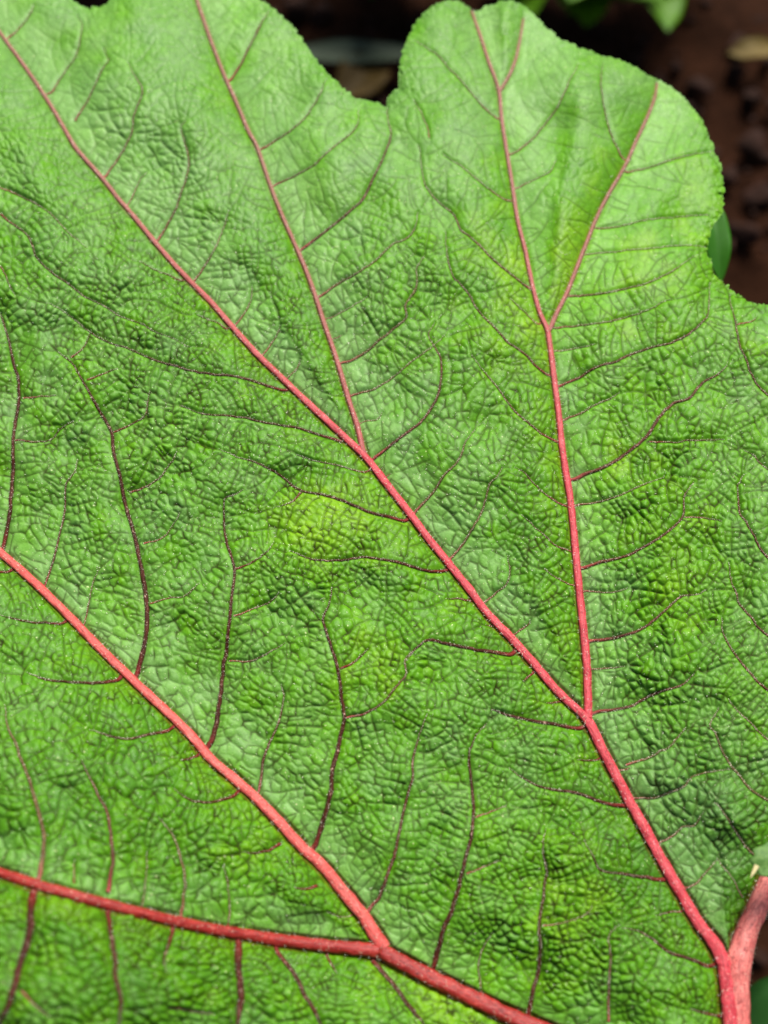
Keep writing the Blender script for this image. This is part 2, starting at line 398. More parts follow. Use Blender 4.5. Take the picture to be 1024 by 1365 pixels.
# ------------------------------------------------------------------ net of cells between the veins
inframe = (uu > -30) & (uu < 1054) & (vv > -30) & (vv < 1395)
SZ = 10.3 + 1.3*fnoise(21, 50, 200)
SZ += 7*np.exp(-(DM/34)**2)*(~lowleft)
SZ -= 2.2*lowleft*np.exp(-(DM/75)**2)
SZ += 5*G(60, 1200, 260) + 3*G(930, 1080, 110) + 2*G(620, 60, 230) + 2.5*G(600, 600, 90) - 1.5*G(400, 640, 160) - 1*G(250, 450, 160)
SZ = np.where(inframe, SZ, SZ*1.7)
SZ = np.clip(SZ, 8.5, 30).astype(np.float32)
AS = 1.30 + .55*np.exp(-DM/60)
AS = AS + .5*G(900, 1020, 130) + .5*G(100, 1300, 260)
ang = TH.copy()
between = (vv > 735+uu*1.02+10) & (vv < 1163+uu*.2-6)
wgt = np.clip((DM-10)/50, 0, 1)
ang = np.where(between, R(80)+.25*fnoise(5, 30, 200), ang)
c2, s2 = blur(np.cos(2*ang), 6), blur(np.sin(2*ang), 6)
ang = .5*np.arctan2(s2, c2) + .22*fnoise(22, 50, 160)
def seeds(scale, step, asp_k, r0, seed, asp0=None, pre=None):
    r = np.random.default_rng(seed)
    gx, gy = np.meshgrid(np.arange(0, nu-1, step), np.arange(0, nv-1, step))
    C = np.stack([gx.ravel(), gy.ravel()], 1)+r.uniform(0, step, (gx.size, 2)); r.shuffle(C)
    ci = np.minimum(C.astype(int), [nu-1, nv-1])
    ok = (SD[ci[:, 1], ci[:, 0]] > -30)
    C = C[ok]; ci = ci[ok]
    s = (SZ[ci[:, 1], ci[:, 0]]*scale)*np.exp(r.normal(0, .05, len(ci))); th = ang[ci[:, 1], ci[:, 0]]; a = np.clip(1+(AS[ci[:, 1], ci[:, 0]]-1)*asp_k, 1, 3)
    if asp0: a = a*0+asp0
    m0, m1 = 1/(s*s*a), a/(s*s)
    ct, st = np.cos(th), np.sin(th)
    A_, B_, D_ = ct*ct*m0+st*st*m1, ct*st*(m0-m1), st*st*m0+ct*ct*m1
    cell = float(SZ.max()*scale*1.6*.5); grid = {}
    acc = []; r2 = r0*r0
    CL = C.tolist(); AL = A_.tolist(); BL = B_.tolist(); DL = D_.tolist(); rad = (s*np.sqrt(a)*r0).tolist()
    cell = 9.0*scale
    if pre is not None:
        for (x, y) in pre[0].tolist(): grid.setdefault((int(x//cell), int(y//cell)), []).append((x, y))
    for n in range(len(CL)):
        x, y = CL[n]; A, B, D = AL[n], BL[n], DL[n]; rr = rad[n]; bad = False
        i0, i1 = int((x-rr)//cell), int((x+rr)//cell); j0, j1 = int((y-rr)//cell), int((y+rr)//cell)
        for jj in range(j0, j1+1):
            for ii in range(i0, i1+1):
                for (px, py) in grid.get((ii, jj), ()):
                    dx, dy = px-x, py-y
                    if A*dx*dx+2*B*dx*dy+D*dy*dy < r2: bad = True; break
                if bad: break
            if bad: break
        if bad: continue
        grid.setdefault((int(x//cell), int(y//cell)), []).append((x, y)); acc.append(n)
    acc = np.array(acc, int)
    if pre is not None:
        P_, sp_ = pre; a0 = 1/(sp_*sp_)
        return (np.vstack([P_, C[acc]]), np.r_[a0, A_[acc]], np.r_[a0*0, B_[acc]], np.r_[a0, D_[acc]], np.r_[sp_, s[acc]], np.r_[sp_, (s*np.sqrt(a))[acc]])
    return C[acc], A_[acc], B_[acc], D_[acc], s[acc], (s*np.sqrt(a))[acc]
def voronoi(S, reach=1.9):
    C, A_, B_, D_, s, lon = S
    F1 = np.full((nv, nu), 9, np.float32); F2 = F1.copy()
    I1 = np.zeros((nv, nu), np.int32); I2 = I1.copy()
    gx = np.arange(nu, dtype=np.float32); gy = np.arange(nv, dtype=np.float32)
    for n in range(len(C)):
        x, y = C[n]; q = lon[n]*reach
        x0, x1 = max(int(x-q), 0), min(int(x+q)+2, nu); y0, y1 = max(int(y-q), 0), min(int(y+q)+2, nv)
        dx = (gx[x0:x1]-x)[None]; dy = (gy[y0:y1]-y)[:, None]
        d = np.sqrt(A_[n]*dx*dx+2*B_[n]*dx*dy+D_[n]*dy*dy)
        f1 = F1[y0:y1, x0:x1]; f2 = F2[y0:y1, x0:x1]; i1 = I1[y0:y1, x0:x1]; i2 = I2[y0:y1, x0:x1]
        n1 = d < f1; n2 = (d < f2) & ~n1
        f2[n1] = f1[n1]; i2[n1] = i1[n1]; f1[n1] = d[n1]; i1[n1] = n
        f2[n2] = d[n2]; i2[n2] = n
    return F1, F2, I1, I2
wob = [fnoise(31, 26, 80), fnoise(32, 26, 80)]
# cells meet along every vein: seeds in mirrored pairs on both sides of it
pg = {}; pl = []; ps = []
def near(x, y, r_):
    for jj in range(int((y-r_)//10), int((y+r_)//10)+1):
        for ii in range(int((x-r_)//10), int((x+r_)//10)+1):
            for (a, b) in pg.get((ii, jj), ()):
                if (a-x)**2+(b-y)**2 < r_*r_: return True
    return False
def pairs(P, Wd, kw):
    d = np.r_[0, np.cumsum(np.hypot(*np.diff(P, axis=0).T))]; pos_ = 3.0
    while pos_ < d[-1]-1:
        i = min(int(np.searchsorted(d, pos_)), len(P)-2); t = P[i+1]-P[i]; t = t/(np.hypot(*t)+1e-9)
        c = P[i]; xi, yi = int(np.clip(c[0]-U0, 0, nu-1)), int(np.clip(c[1]-V0, 0, nv-1)); sz = float(SZ[yi, xi])
        o = .42*sz+kw*Wd[i]; n_ = np.array([-t[1], t[0]])*o
        p, q = c+n_, c-n_
        if not near(p[0], p[1], sz*.66) and not near(q[0], q[1], sz*.66):
            for z in (p, q):
                if U0+2 < z[0] < U1-2 and V0+2 < z[1] < V1-2:
                    pg.setdefault((int(z[0]//10), int(z[1]//10)), []).append((z[0], z[1])); pl.append((z[0]-U0, z[1]-V0)); ps.append(sz)
        pos_ += sz*.86
for P, Wd in mains.values(): pairs(P, Wd, .5)
for m_, P, Wd, tone in sides: pairs(P, Wd, .2)
for P in tert: pairs(P, np.ones(len(P)), 0)
S1 = seeds(1.0, 4.0, 1.0, .86, 1, pre=(np.array(pl), np.array(ps)))
print('paired', len(pl), 'cells', len(S1[0]))
F1, F2, I1, I2 = voronoi(S1)
# coarse areoles: each small cell belongs to one
S2 = seeds(2.3, 8, 0, .85, 2, 2.6)
C1 = S1[0]; par = np.zeros(len(C1), int); best = np.full(len(C1), 1e9)
for n in range(len(S2[0])):
    dx = C1[:, 0]-S2[0][n, 0]; dy = C1[:, 1]-S2[0][n, 1]
    d = S2[1][n]*dx*dx+2*S2[2][n]*dx*dy+S2[3][n]*dy*dy
    mk = d < best; best[mk] = d[mk]; par[mk] = n
wx = np.clip(np.arange(nu)[None]+0.5*wob[0], 0, nu-1).astype(int); wy = np.clip(np.arange(nv)[:, None]+0.5*wob[1], 0, nv-1).astype(int)
F1, F2, I1, I2 = F1[wy, wx], F2[wy, wx], I1[wy, wx], I2[wy, wx]
sz1 = S1[4].astype(np.float32)
E1 = (F2-F1)*sz1[I1]*.5
ter = (par[I1] != par[I2])
hsh = ((I1.astype(np.int64)+I2)*7919+(I1.astype(np.int64)*I2)*104729) % 1009
str_ = np.where(ter, 1, np.clip(.55+.6*hsh/1009, 0, 1)).astype(np.float32)
S3 = seeds(.5, 2.6, .6, .8, 3)
f1, f2, i1, i2 = voronoi(S3)
E3 = (f2-f1)*S3[4].astype(np.float32)[i1]*.5
del f1, f2, i2
cellr = np.random.default_rng(9).normal(0, 1, len(C1)).astype(np.float32)
subr = np.random.default_rng(10).normal(0, 1, len(S3[0])).astype(np.float32)

AMP = .62 + .13*fnoise(41, 50, 160)
AMP += .55*G(840, 800, 160) + .5*G(880, 1020, 110) + .5*G(800, 1260, 110, 130) + .45*G(430, 760, 110) + .35*G(700, 1220, 120) \
     + .35*G(240, 560, 120) + .45*G(40, 240, 130, 160) + .35*G(230, 210, 60) + .4*G(560, 380, 90) + .3*G(640, 900, 90) + .3*G(250, 420, 120) \
     + .35*G(420, 430, 60)*0 + .3*G(860, 540, 80)
AMP += .5*G(200, 1300, 200, 300)+.2*G(150, 1050, 150, 200)
AMP -= .5*G(800, 190, 240, 300)+.22*G(560, 560, 110)+.2*G(700, 780, 60, 50) + .35*G(420, 180, 120) + .3*G(80, 60, 120) + .2*G(820, 380, 130)
AMP *= 1-.80*np.exp(-(np.maximum(DM-WM*.5, 0)/40)**1.5)*(~lowleft) - .35*np.exp(-np.maximum(DM-WM*.5, 0)/12)*lowleft
AMP *= 1-.5*np.exp(-np.maximum(DS-3, 0)/9)*(DS < 50)*(WS > 3)
AMP *= .88*(.38+.58*np.clip((vv-90)/260, 0, 1))
AMP = np.clip(AMP, .06, 1.35).astype(np.float32)
s_ = sz1[I1]
parr = np.random.default_rng(14).normal(0, 1, len(S2[0])).astype(np.float32)
pr = 1-(1-np.clip(E1/(.44*s_), 0, 1))**2.2
pr = 1-(1-pr)*str_
Hm = AMP*s_*.40*pr*(1+.07*cellr[I1]+.12*parr[par[I1]])
p3 = 1-(1-np.clip(E3/2.6, 0, 1))**2
Hm += (.25+.75*AMP)*.45*(p3*(1+.4*subr[i1]))*pr**.5
tl = np.where(ter, np.clip(1-E1/2.2, 0, 1), 0).astype(np.float32)
tb = blur(tl, 4.0); Hm -= AMP*tb*6
cellbroad = blur(Hm, 1.0)
Hm = .8*Hm + .2*cellbroad
Hm += AMP*fnoise(51, 30, 90)*.25
tq = np.exp(-(DT/1.3)**2); Hm = Hm*(1-.4*tq)-tq*(.15+.8*AMP)-np.exp(-(DT/4)**2)*AMP*.9
# veins press a furrow into the blade
mS = np.exp(-(np.maximum(DS-WS*.4, 0)/(1.6+.55*WS))**2)
mB = np.exp(-(np.maximum(DS, 0)/(6+1.6*WS))**2)
Hm = Hm*(1-mS) + mS*(-1.0-.45*WS)
Hm -= mB*(.8+.38*WS)*np.clip(.4+AMP, 0, 1.2)
mP = np.exp(-(np.maximum(DM-WM*.5, 0)/3.0)**2)
Hm = Hm*(1-mP) + mP*(-.34*WM)
Hm = Hm.astype(np.float32)
del mB
POS = BP + NB*(Hm*PX)[..., None]

# pigment fields, with flank sheen and crease shade painted in
line1 = np.exp(-(E1/1.22)**2)*(.54+.36*AMP)*str_**1.3*(.45+.55*np.clip((vv-60)/300, 0, 1))
line1 = np.where(ter, np.exp(-(E1/1.35)**2)*(.66+.28*AMP), line1)
faint = .55*G(800, 150, 220, 280)+.4*G(80, 60, 130)+.3*G(430, 160, 130)
line1 *= (1-np.clip(faint, 0, .8))
line1 *= np.clip(.75+.35*fnoise(61, 12, 60), .15, 1.2)
LN = np.clip(np.maximum(line1, .9*np.exp(-(np.maximum(DS-WS*.45, 0)/1.1)**2)*np.clip(WS/2.4, .4, 1)), 0, 1)
tf = .40+.60*np.clip((vv-80)/320, 0, 1)
LN = np.maximum(LN*tf, np.exp(-(DT/1.15)**2)*.74*tf)
LN = np.maximum(LN, .35*np.exp(-(E3/.7)**2)*.5)
YL = .33+.09*fnoise(62, 30, 160) + .55*G(430, 700, 60, 80) + .4*G(505, 880, 60, 65) + .25*G(820, 620, 100) + .25*G(900, 760, 130, 70) + .3*G(700, 380, 120) \
     + .3*G(880, 300, 160) + .3*G(760, 1180, 80) + .3*G(650, 1330, 70, 130) + .3*G(300, 120, 80, 50)
YL = YL + .22*lowleft*np.exp(-(DM/60)**2)*np.clip((vv-100)/350, .1, 1) - .30*(~lowleft)*np.exp(-(DM/52)**2)  # right flanks paled for sky sheen, left flanks deepened, painted into the colour
YL = YL*(1-.0*YL) + .20*G(150, 1200, 200, 280) - .10*np.clip(1-vv/420, 0, 1) + .12*G(800, 1250, 150, 130)
YL -= .22*G(250, 230, 110)+.25*G(930, 1110, 120)+.12*G(470, 480, 90)  # cool sheen at upper left painted in as a paler green
YL = np.clip(blur(YL.astype(np.float32), 2.5), 0, 1)
TN = np.clip(.48+.05*cellr[I1]+.04*subr[i1]+.09*fnoise(63, 8, 40)+.06*np.clip(1-vv/520, 0, 1)+.34*(~lowleft)*np.exp(-(DM/60)**2)-.14*lowleft*np.exp(-(DM/70)**2)-.38*G(930, 1110, 150)-.42*G(150, 1330, 260)-.2*G(100, 1050, 200)-.15*G(820, 1240, 160), 0, 1)  # flank terms paint sheen right of the veins and shade left of them
RD = .3*np.exp(-(np.maximum(DM-WM*.5, 0)/1.2)**2)

# ------------------------------------------------------------------ materials
def leaf_material():
    m, nt, b = material('leaf_blade')
    at = N(nt, 'ShaderNodeAttribute', attribute_name='pigment_shading')
    sp = N(nt, 'ShaderNodeSeparateColor'); nt.links.new(at.outputs['Color'], sp.inputs[0])
    co = N(nt, 'ShaderNodeTexCoord').outputs['Object']
    lo = noise(nt, 40, 3, .5, co)
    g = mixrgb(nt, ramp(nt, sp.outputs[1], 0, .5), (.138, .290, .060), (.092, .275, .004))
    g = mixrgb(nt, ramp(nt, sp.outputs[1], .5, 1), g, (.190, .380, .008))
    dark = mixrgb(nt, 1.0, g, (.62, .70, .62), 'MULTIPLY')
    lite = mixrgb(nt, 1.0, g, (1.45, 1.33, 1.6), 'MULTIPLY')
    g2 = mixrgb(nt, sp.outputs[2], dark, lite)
    g3 = mixrgb(nt, ramp(nt, lo, .3, .7), g2, mixrgb(nt, 1.0, g2, (.8, .88, .85), 'MULTIPLY'))
    fine = ramp(nt, noise(nt, 2600, 2, .6, co), .30, .75)
    g3 = mixrgb(nt, fine, mixrgb(nt, 1.0, g3, (.90, .92, .9), 'MULTIPLY'), mixrgb(nt, 1.0, g3, (1.12, 1.09, 1.12), 'MULTIPLY'))
    dots = ramp(nt, noise(nt, 1500, 1, .5, co), .72, .78)
    g3 = mixrgb(nt, dots, g3, (.50, .58, .26))  # pale dots paint tiny sparkles into the colour
    g4 = mixrgb(nt, sp.outputs[0], g3, (.018, .020, .003))  # dark net: brown veinlets, with crease and furrow shade painted in
    g5 = mixrgb(nt, at.outputs['Alpha'], g4, (.20, .03, .015))
    nt.links.new(g5, b.inputs['Base Color'])
    b.inputs['Roughness'].default_value = .45
    sm = N(nt, 'ShaderNodeMapRange'); nt.links.new(sp.outputs[0], sm.inputs[0]); sm.inputs[3].default_value = .24; sm.inputs[4].default_value = .03
    nt.links.new(sm.outputs[0], b.inputs['Specular IOR Level'])
    bump = N(nt, 'ShaderNodeBump'); bump.inputs['Strength'].default_value = .55; bump.inputs['Distance'].default_value = .00022
    nt.links.new(noise(nt, 1900, 3, .65, co), bump.inputs['Height'])
    nt.links.new(bump.outputs[0], b.inputs['Normal'])
    return m
def vein_material(name, c0, c1, spots, rough=.45, bstr=.5, far=None, root=None):
    m, nt, b = material(name)
    co = N(nt, 'ShaderNodeTexCoord').outputs['Object']
    n1 = ramp(nt, noise(nt, 260, 4, .6, co), .32, .68)
    c = mixrgb(nt, n1, c0, c1)
    n2 = ramp(nt, noise(nt, 1300, 2, .5, co),   .63, .72)
    c = mixrgb(nt, n2, c, spots)
    n3 = ramp(nt, noise(nt, 1700, 2, .5, co), .30, .38)
    c = mixrgb(nt, n3, tuple(x*.45 for x in c0), c)
    fb = N(nt, 'ShaderNodeAttribute', attribute_name='fibre').outputs['Vector']
    fn = noise(nt, 2.2, 4, .65, fb)
    c = mixrgb(nt, ramp(nt, fn, .34, .60), mixrgb(nt, 1.0, c, (.50, .40, .42), 'MULTIPLY'), c)
    if root:
        al = N(nt, 'ShaderNodeAttribute', attribute_name='along')
        c = mixrgb(nt, ramp(nt, al.outputs['Fac'], 4, 34), mixrgb(nt, n1, root, tuple(x*1.5 for x in root)), c)
    if far:
        sx = N(nt, 'ShaderNodeSeparateXYZ'); nt.links.new(co, sx.inputs[0])
        c = mixrgb(nt, ramp(nt, sx.outputs[1], .015, .12), c, mixrgb(nt, n2, far, (.55, .36, .30)))
    nt.links.new(c, b.inputs['Base Color'])
    b.inputs['Roughness'].default_value = rough
    b.inputs['Specular IOR Level'].default_value = .15 if root else .35
    bump = N(nt, 'ShaderNodeBump'); bump.inputs['Strength'].default_value = bstr; bump.inputs['Distance'].default_value = .0004
    ad = N(nt, 'ShaderNodeMath', operation='ADD'); nt.links.new(noise(nt, 1100, 3, .6, co), ad.inputs[0]); nt.links.new(fn, ad.inputs[1])
    nt.links.new(ad.outputs[0], bump.inputs['Height']); nt.links.new(bump.outputs[0], b.inputs['Normal'])
    return m
M_leaf = leaf_material()
M_red = vein_material('red_vein', (.50, .032, .048), (.66, .080, .095), (.80, .36, .36), far=(.27, .10, .075))
M_salmon = vein_material('salmon_vein', (.56, .065, .055), (.68, .13, .105), (.75, .32, .26))
M_deep = vein_material('deep_red_vein', (.27, .012, .010), (.40, .032, .022), (.60, .16, .12))
M_pink = vein_material('stalk_pink', (.62, .14, .12), (.74, .24, .20), (.36, .03, .04))
M_dullred = vein_material('dull_red_vein', (.34, .06, .06), (.46, .12, .10), (.66, .40, .34), far=(.24, .10, .065))
M_brown = vein_material('brown_vein', (.045, .010, .005), (.095, .026, .012), (.55, .38, .28), .5, root=(.13, .012, .010))
M_tan = vein_material('tan_vein', (.10, .062, .022), (.20, .13, .055), (.52, .44, .26), .5, root=(.24, .07, .05))
M_mid = vein_material('russet_vein', (.085, .028, .016), (.16, .058, .034), (.60, .42, .33), .5, root=(.24, .04, .035))
def hair_material(name, c):
    m, nt, b = material(name)
    b.inputs['Base Color'].default_value = (*c, 1); b.inputs['Roughness'].default_value = .35
    return m
M_hair = hair_material('pale_hair', (.72, .74, .55))

# ------------------------------------------------------------------ leaf blade mesh
def axis(a, b, lo, hi, fine, coarse):
    xs = [lo]
    while xs[-1] < hi-2: xs.append(xs[-1] + (fine if a-12 < xs[-1] < b+12 else coarse))
    return np.array([x for x in xs if x < hi-1.01])
ax_u = axis(0, 1024, U0, U1, 1.15, 4.0); ax_v = axis(0, 1365, V0, V1, 1.15, 4.0)
def sampler(us, vs):
    x = np.clip(us-U0, 0, nu-1.001); y = np.clip(vs-V0, 0, nv-1.001)
    x0 = x.astype(int); y0 = y.astype(int); fx = (x-x0).astype(np.float32); fy = (y-y0).astype(np.float32)
    def f(A):
        if A.ndim == 3: gx, gy = fx[..., None], fy[..., None]
        else: gx, gy = fx, fy
        return (A[y0, x0]*(1-gx)+A[y0, x0+1]*gx)*(1-gy)+(A[y0+1, x0]*(1-gx)+A[y0+1, x0+1]*gx)*gy
    return f
GU, GV = np.meshgrid(ax_u, ax_v)
f = sampler(GU, GV)
gp = f(POS); gin = f(SD.astype(np.float32)) > 0
tint_shade = np.stack([f(LN.astype(np.float32)), f(YL), f(TN.astype(np.float32)), f(RD.astype(np.float32))], -1)
ny, nx = GU.shape
ids = np.arange(ny*nx).reshape(ny, nx)
q = np.stack([ids[:-1, :-1], ids[1:, :-1], ids[1:, 1:], ids[:-1, 1:]], -1)
ok = gin[:-1, :-1] & gin[1:, :-1] & gin[1:, 1:] & gin[:-1, 1:]
Fq = q[ok]
# rim faces round the cut edge, half a millimetre thick
rim = []
pad = np.zeros((ny+1, nx+1), bool); pad[1:-1, 1:-1] = ok
for (sl, a_, b_) in (((slice(0, -2), slice(1, -1)), 0, 3), ((slice(2, None), slice(1, -1)), 2, 1), ((slice(1, -1), slice(0, -2)), 1, 0), ((slice(1, -1), slice(2, None)), 3, 2)):
    e = ok & ~pad[sl]; e = q[e]; rim.append(np.stack([e[:, b_], e[:, a_]], 1))
rim = np.vstack(rim)
Vx = gp.reshape(-1, 3); rv = np.unique(rim)
low = Vx[rv] - f(NB).reshape(-1, 3)[rv]*.0006 
mp = np.full(ny*nx, -1); mp[rv] = ny*nx+np.arange(len(rv))
Fr = np.stack([rim[:, 0], rim[:, 1], mp[rim[:, 1]], mp[rim[:, 0]]], 1)
Vall = np.vstack([Vx, low]); Fall = np.vstack([Fq, Fr]); Pall = np.vstack([tint_shade.reshape(-1, 4), tint_shade.reshape(-1, 4)[rv]])
used = np.unique(Fall); remap = np.zeros(len(Vall), np.int64); remap[used] = np.arange(len(used))
me = mesh_from('leaf', Vall[used], remap[Fall])
ca = me.attributes.new('pigment_shading', 'FLOAT_COLOR', 'POINT'); ca.data.foreach_set('color', Pall[used].astype(np.float32).ravel())
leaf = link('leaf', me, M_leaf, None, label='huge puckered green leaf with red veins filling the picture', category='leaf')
print('leaf quads', len(Fall))

# ------------------------------------------------------------------ vein tubes
Hs = blur(Hm, 1.2)
def tube(P, Wd, ring, lift, flat=.85, smooth_h=None, jag=.05, closed_tip=True, seed=0):
    r = np.random.default_rng(seed)
    ff = sampler(P[:, 0], P[:, 1]); base = ff(BP); n = ff(NB); px = ff(PX)
    h = ff(Hs)
    k = min(9, len(h)//2*2-1)
    if k >= 3:
        hp = np.pad(h, k//2, mode='edge'); h = np.convolve(hp, np.ones(k)/k, 'valid')
    if smooth_h is not None: h = smooth_h*Wd
    c = base + n*((h+lift*Wd)*px)[:, None]; L0 = len(c)
    kk = 41 if ring == 18 else (7 if smooth_h is not None else 1)
    if kk > 1 and len(c) > kk:
        sm = lambda z: np.convolve(np.pad(z, kk//2, mode='reflect', reflect_type='odd'), np.ones(kk)/kk, 'valid')
        cz = np.apply_along_axis(sm, 0, c); c = np.column_stack([c[:, 0], c[:, 1], cz[:, 2]]); n = np.apply_along_axis(sm, 0, n)
        if ring == 18:
            n = np.tile([0, -.1, 1.0], (len(n), 1)); zs = sm(cz[:, 2]); rr_ = rays(P[:, 0], P[:, 1])
            tt_ = (zs-cpos[2])/rr_[:, 2]; c = cpos+rr_*tt_[:, None]; px = np.full(L0, tt_.mean()/FPX)
    t = np.gradient(c, axis=0); t /= np.linalg.norm(t, axis=1, keepdims=True)+1e-12
    b = np.cross(n, t); b /= np.linalg.norm(b, axis=1, keepdims=True)+1e-12
    n2 = np.cross(t, b)
    rad = Wd*.5*px
    L = len(P); a = np.linspace(0, 2*math.pi, ring, endpoint=False)
    jit = 1+jag*np.cumsum(r.normal(0, .35, (L, ring)), 0)*0 + jag*r.normal(0, 1, (L, ring))
    if L > 6:
        K = np.array([1, 2, 3, 2, 1])/9; jit = np.apply_along_axis(lambda z: np.convolve(np.pad(z, 2, mode='edge'), K, 'valid'), 0, jit)
        jit = 1+(jit-1)*1.6
    jit = jit+(.05*r.normal(0, 1, ring) if ring > 8 else 0)
    V = c[:, None]+rad[:, None, None]*jit[..., None]*(np.cos(a)[None, :, None]*b[:, None]+flat*np.sin(a)[None, :, None]*n2[:, None])
    V = V.reshape(-1, 3)
    i = np.arange(L-1)[:, None]*ring; j = np.arange(ring)[None]; j2 = (j+1) % ring
    F = np.stack([i+j, i+j2, i+ring+j2, i+ring+j], -1).reshape(-1, 4)
    e0, e1 = len(V), len(V)+1
    V = np.vstack([V, c[:1], c[-1:]])
    jj = np.arange(ring)
    F = np.vstack([F, np.stack([jj, (jj+1) % ring, np.full(ring, e0), np.full(ring, e0)], 1)[:0]])
    tris = [(int(x), int((x+1) % ring), e0) for x in jj] + [((L-1)*ring+int(x), e1, (L-1)*ring+int((x+1) % ring)) for x in jj]
    m = bpy.data.meshes.new('vein')
    m.from_pydata(V.tolist(), [], F.tolist()+tris); m.polygons.foreach_set('use_smooth', np.ones(len(m.polygons), bool))
    al = np.r_[np.repeat(np.arange(L), ring)*2.2, 0, L*2.2]
    uw = np.zeros((len(V), 3), np.float32); uw[:L*ring, 0] = np.tile(np.cos(a), L)*2; uw[:L*ring, 1] = np.tile(np.sin(a), L)*2; uw[:L*ring, 2] = al[:L*ring]*.06
    au = m.attributes.new('fibre', 'FLOAT_VECTOR', 'POINT'); au.data.foreach_set('vector', uw.ravel())
    at_ = m.attributes.new('along', 'FLOAT', 'POINT'); at_.data.foreach_set('value', al.astype(np.float32))
    m.update()
    return m
mats = dict(A=M_red, B=M_dullred, C=M_red, D=M_dullred, D2=M_dullred, E=M_salmon, F=M_deep, G=M_deep, H=M_pink)
main_obj = {}
for k, (P, Wd) in mains.items():
    jg = .07 if k != 'H' else .03
    m = tube(P, Wd, 18 if k == 'H' else 16 if k in 'GEFA' else 10, .10, .72 if k != 'H' else .9, smooth_h=-.14, jag=jg, seed=len(k)*7+ord(k[0]))
    nm = 'leaf_stalk' if k == 'H' else 'main_vein'
    main_obj[k] = link(nm, m, mats[k], leaf)
for n, (mk, P, Wd, tone) in enumerate(sides):
    m = tube(P, Wd, 8 if Wd.max() > 4 else 6, .02, .8, jag=.22, seed=100+n)
    mat = M_brown if tone < .45 else (M_mid if tone < .75 else M_tan)
    link('side_vein', m, mat, main_obj[mk])

# ------------------------------------------------------------------ hairs
def hairs(name, P0, D, L, r0, mat, parent, seed, label=None):
    n = len(P0); r = np.random.default_rng(seed)
    up = np.tile([0, 0, 1.0], (n, 1)); a = np.cross(D, up+r.normal(0, .1, (n, 3))); a /= np.linalg.norm(a, axis=1, keepdims=True)
    b = np.cross(D, a)
    V = []
    for k in range(3):
        t = k*2.094; V.append(P0+(a*math.cos(t)+b*math.sin(t))*r0[:, None])
    V.append(P0+D*L[:, None])
    V = np.stack(V, 1).reshape(-1, 3); i = np.arange(n)[:, None]*4
    F = np.concatenate([i+[0, 1, 3], i+[1, 2, 3], i+[2, 0, 3]], 0)
    return link(name, mesh_from(name, V, F, False), mat, parent, kind='stuff')
r = np.random.default_rng(77)
n = 26000
hu = r.uniform(-20, 1044, n); hv = r.uniform(-20, 1385, n)
ff = sampler(hu, hv)
dens = .18 + .8*ff(G(250, 550, 260)) + .6*ff(G(860, 650, 250)) + .5*ff(G(560, 500, 200))
keep = (ff(SD.astype(np.float32)) > 2) & (r.uniform(0, 1, n) < dens)
hu, hv = hu[keep], hv[keep]; ff = sampler(hu, hv); n = len(hu)
d = ff(NB)+r.normal(0, .55, (n, 3)); d /= np.linalg.norm(d, axis=1, keepdims=True)
hairs('blade_hair', ff(POS), d, r.uniform(1.2, 3.2, n)*ff(PX), r.uniform(.30, .6, n)*ff(PX), M_hair, leaf, 1)
hp, hd, hl, hr = [], [], [], []
for k, (P, Wd) in mains.items():
    reps = 3 if k in 'HGEFA' else 2
    for rep in range(reps):
        sel = r.uniform(0, 1, len(P)) < (.45 if k != 'H' else 1)
        Q = P[sel]; W_ = Wd[sel]; ff = sampler(Q[:, 0], Q[:, 1])
        t = np.gradient(P, axis=0)[sel]; t /= np.linalg.norm(t, axis=1, keepdims=True)+1e-9
        tt = np.stack([t[:, 0], -t[:, 1], 0*t[:, 0]], 1); nn = ff(NB); bb = np.cross(nn, tt); bb /= np.linalg.norm(bb, axis=1, keepdims=True)
        a = r.uniform(-.5, 3.6, len(Q)); px = ff(PX)
        rad = (np.cos(a)[:, None]*bb+.9*np.sin(a)[:, None]*nn)
        hp.append(ff(BP)+nn*((-.06*W_)*px)[:, None]+rad*(W_*.49*px)[:, None])
        dd = rad+r.normal(0, .45, rad.shape); hd.append(dd/np.linalg.norm(dd, axis=1, keepdims=True))
        hl.append(r.uniform(3.0, 7.0, len(Q))*px); hr.append(r.uniform(.18, .34, len(Q))*px)
for mk, P, Wd, tone in sides:
    rep_ = np.repeat(np.arange(len(P)), 3); rep_ = rep_[r.uniform(0, 1, len(rep_)) < .75]; Q = P[rep_]; W_ = Wd[rep_]
    if len(Q) < 2: continue
    ff = sampler(Q[:, 0]+r.normal(0, .3, len(Q))*W_, Q[:, 1]+r.normal(0, .3, len(Q))*W_); nn = ff(NB); px = ff(PX)
    hp.append(ff(BP)+nn*((ff(Hs)+.25*W_)*px)[:, None]); dd = nn+r.normal(0, .8, nn.shape); hd.append(dd/np.linalg.norm(dd, axis=1, keepdims=True))
    hl.append(r.uniform(1.0, 2.4, len(Q))*px); hr.append(r.uniform(.25, .5, len(Q))*px)
hairs('vein_hair', np.vstack(hp), np.vstack(hd), np.concatenate(hl), np.concatenate(hr), M_hair, leaf, 2)

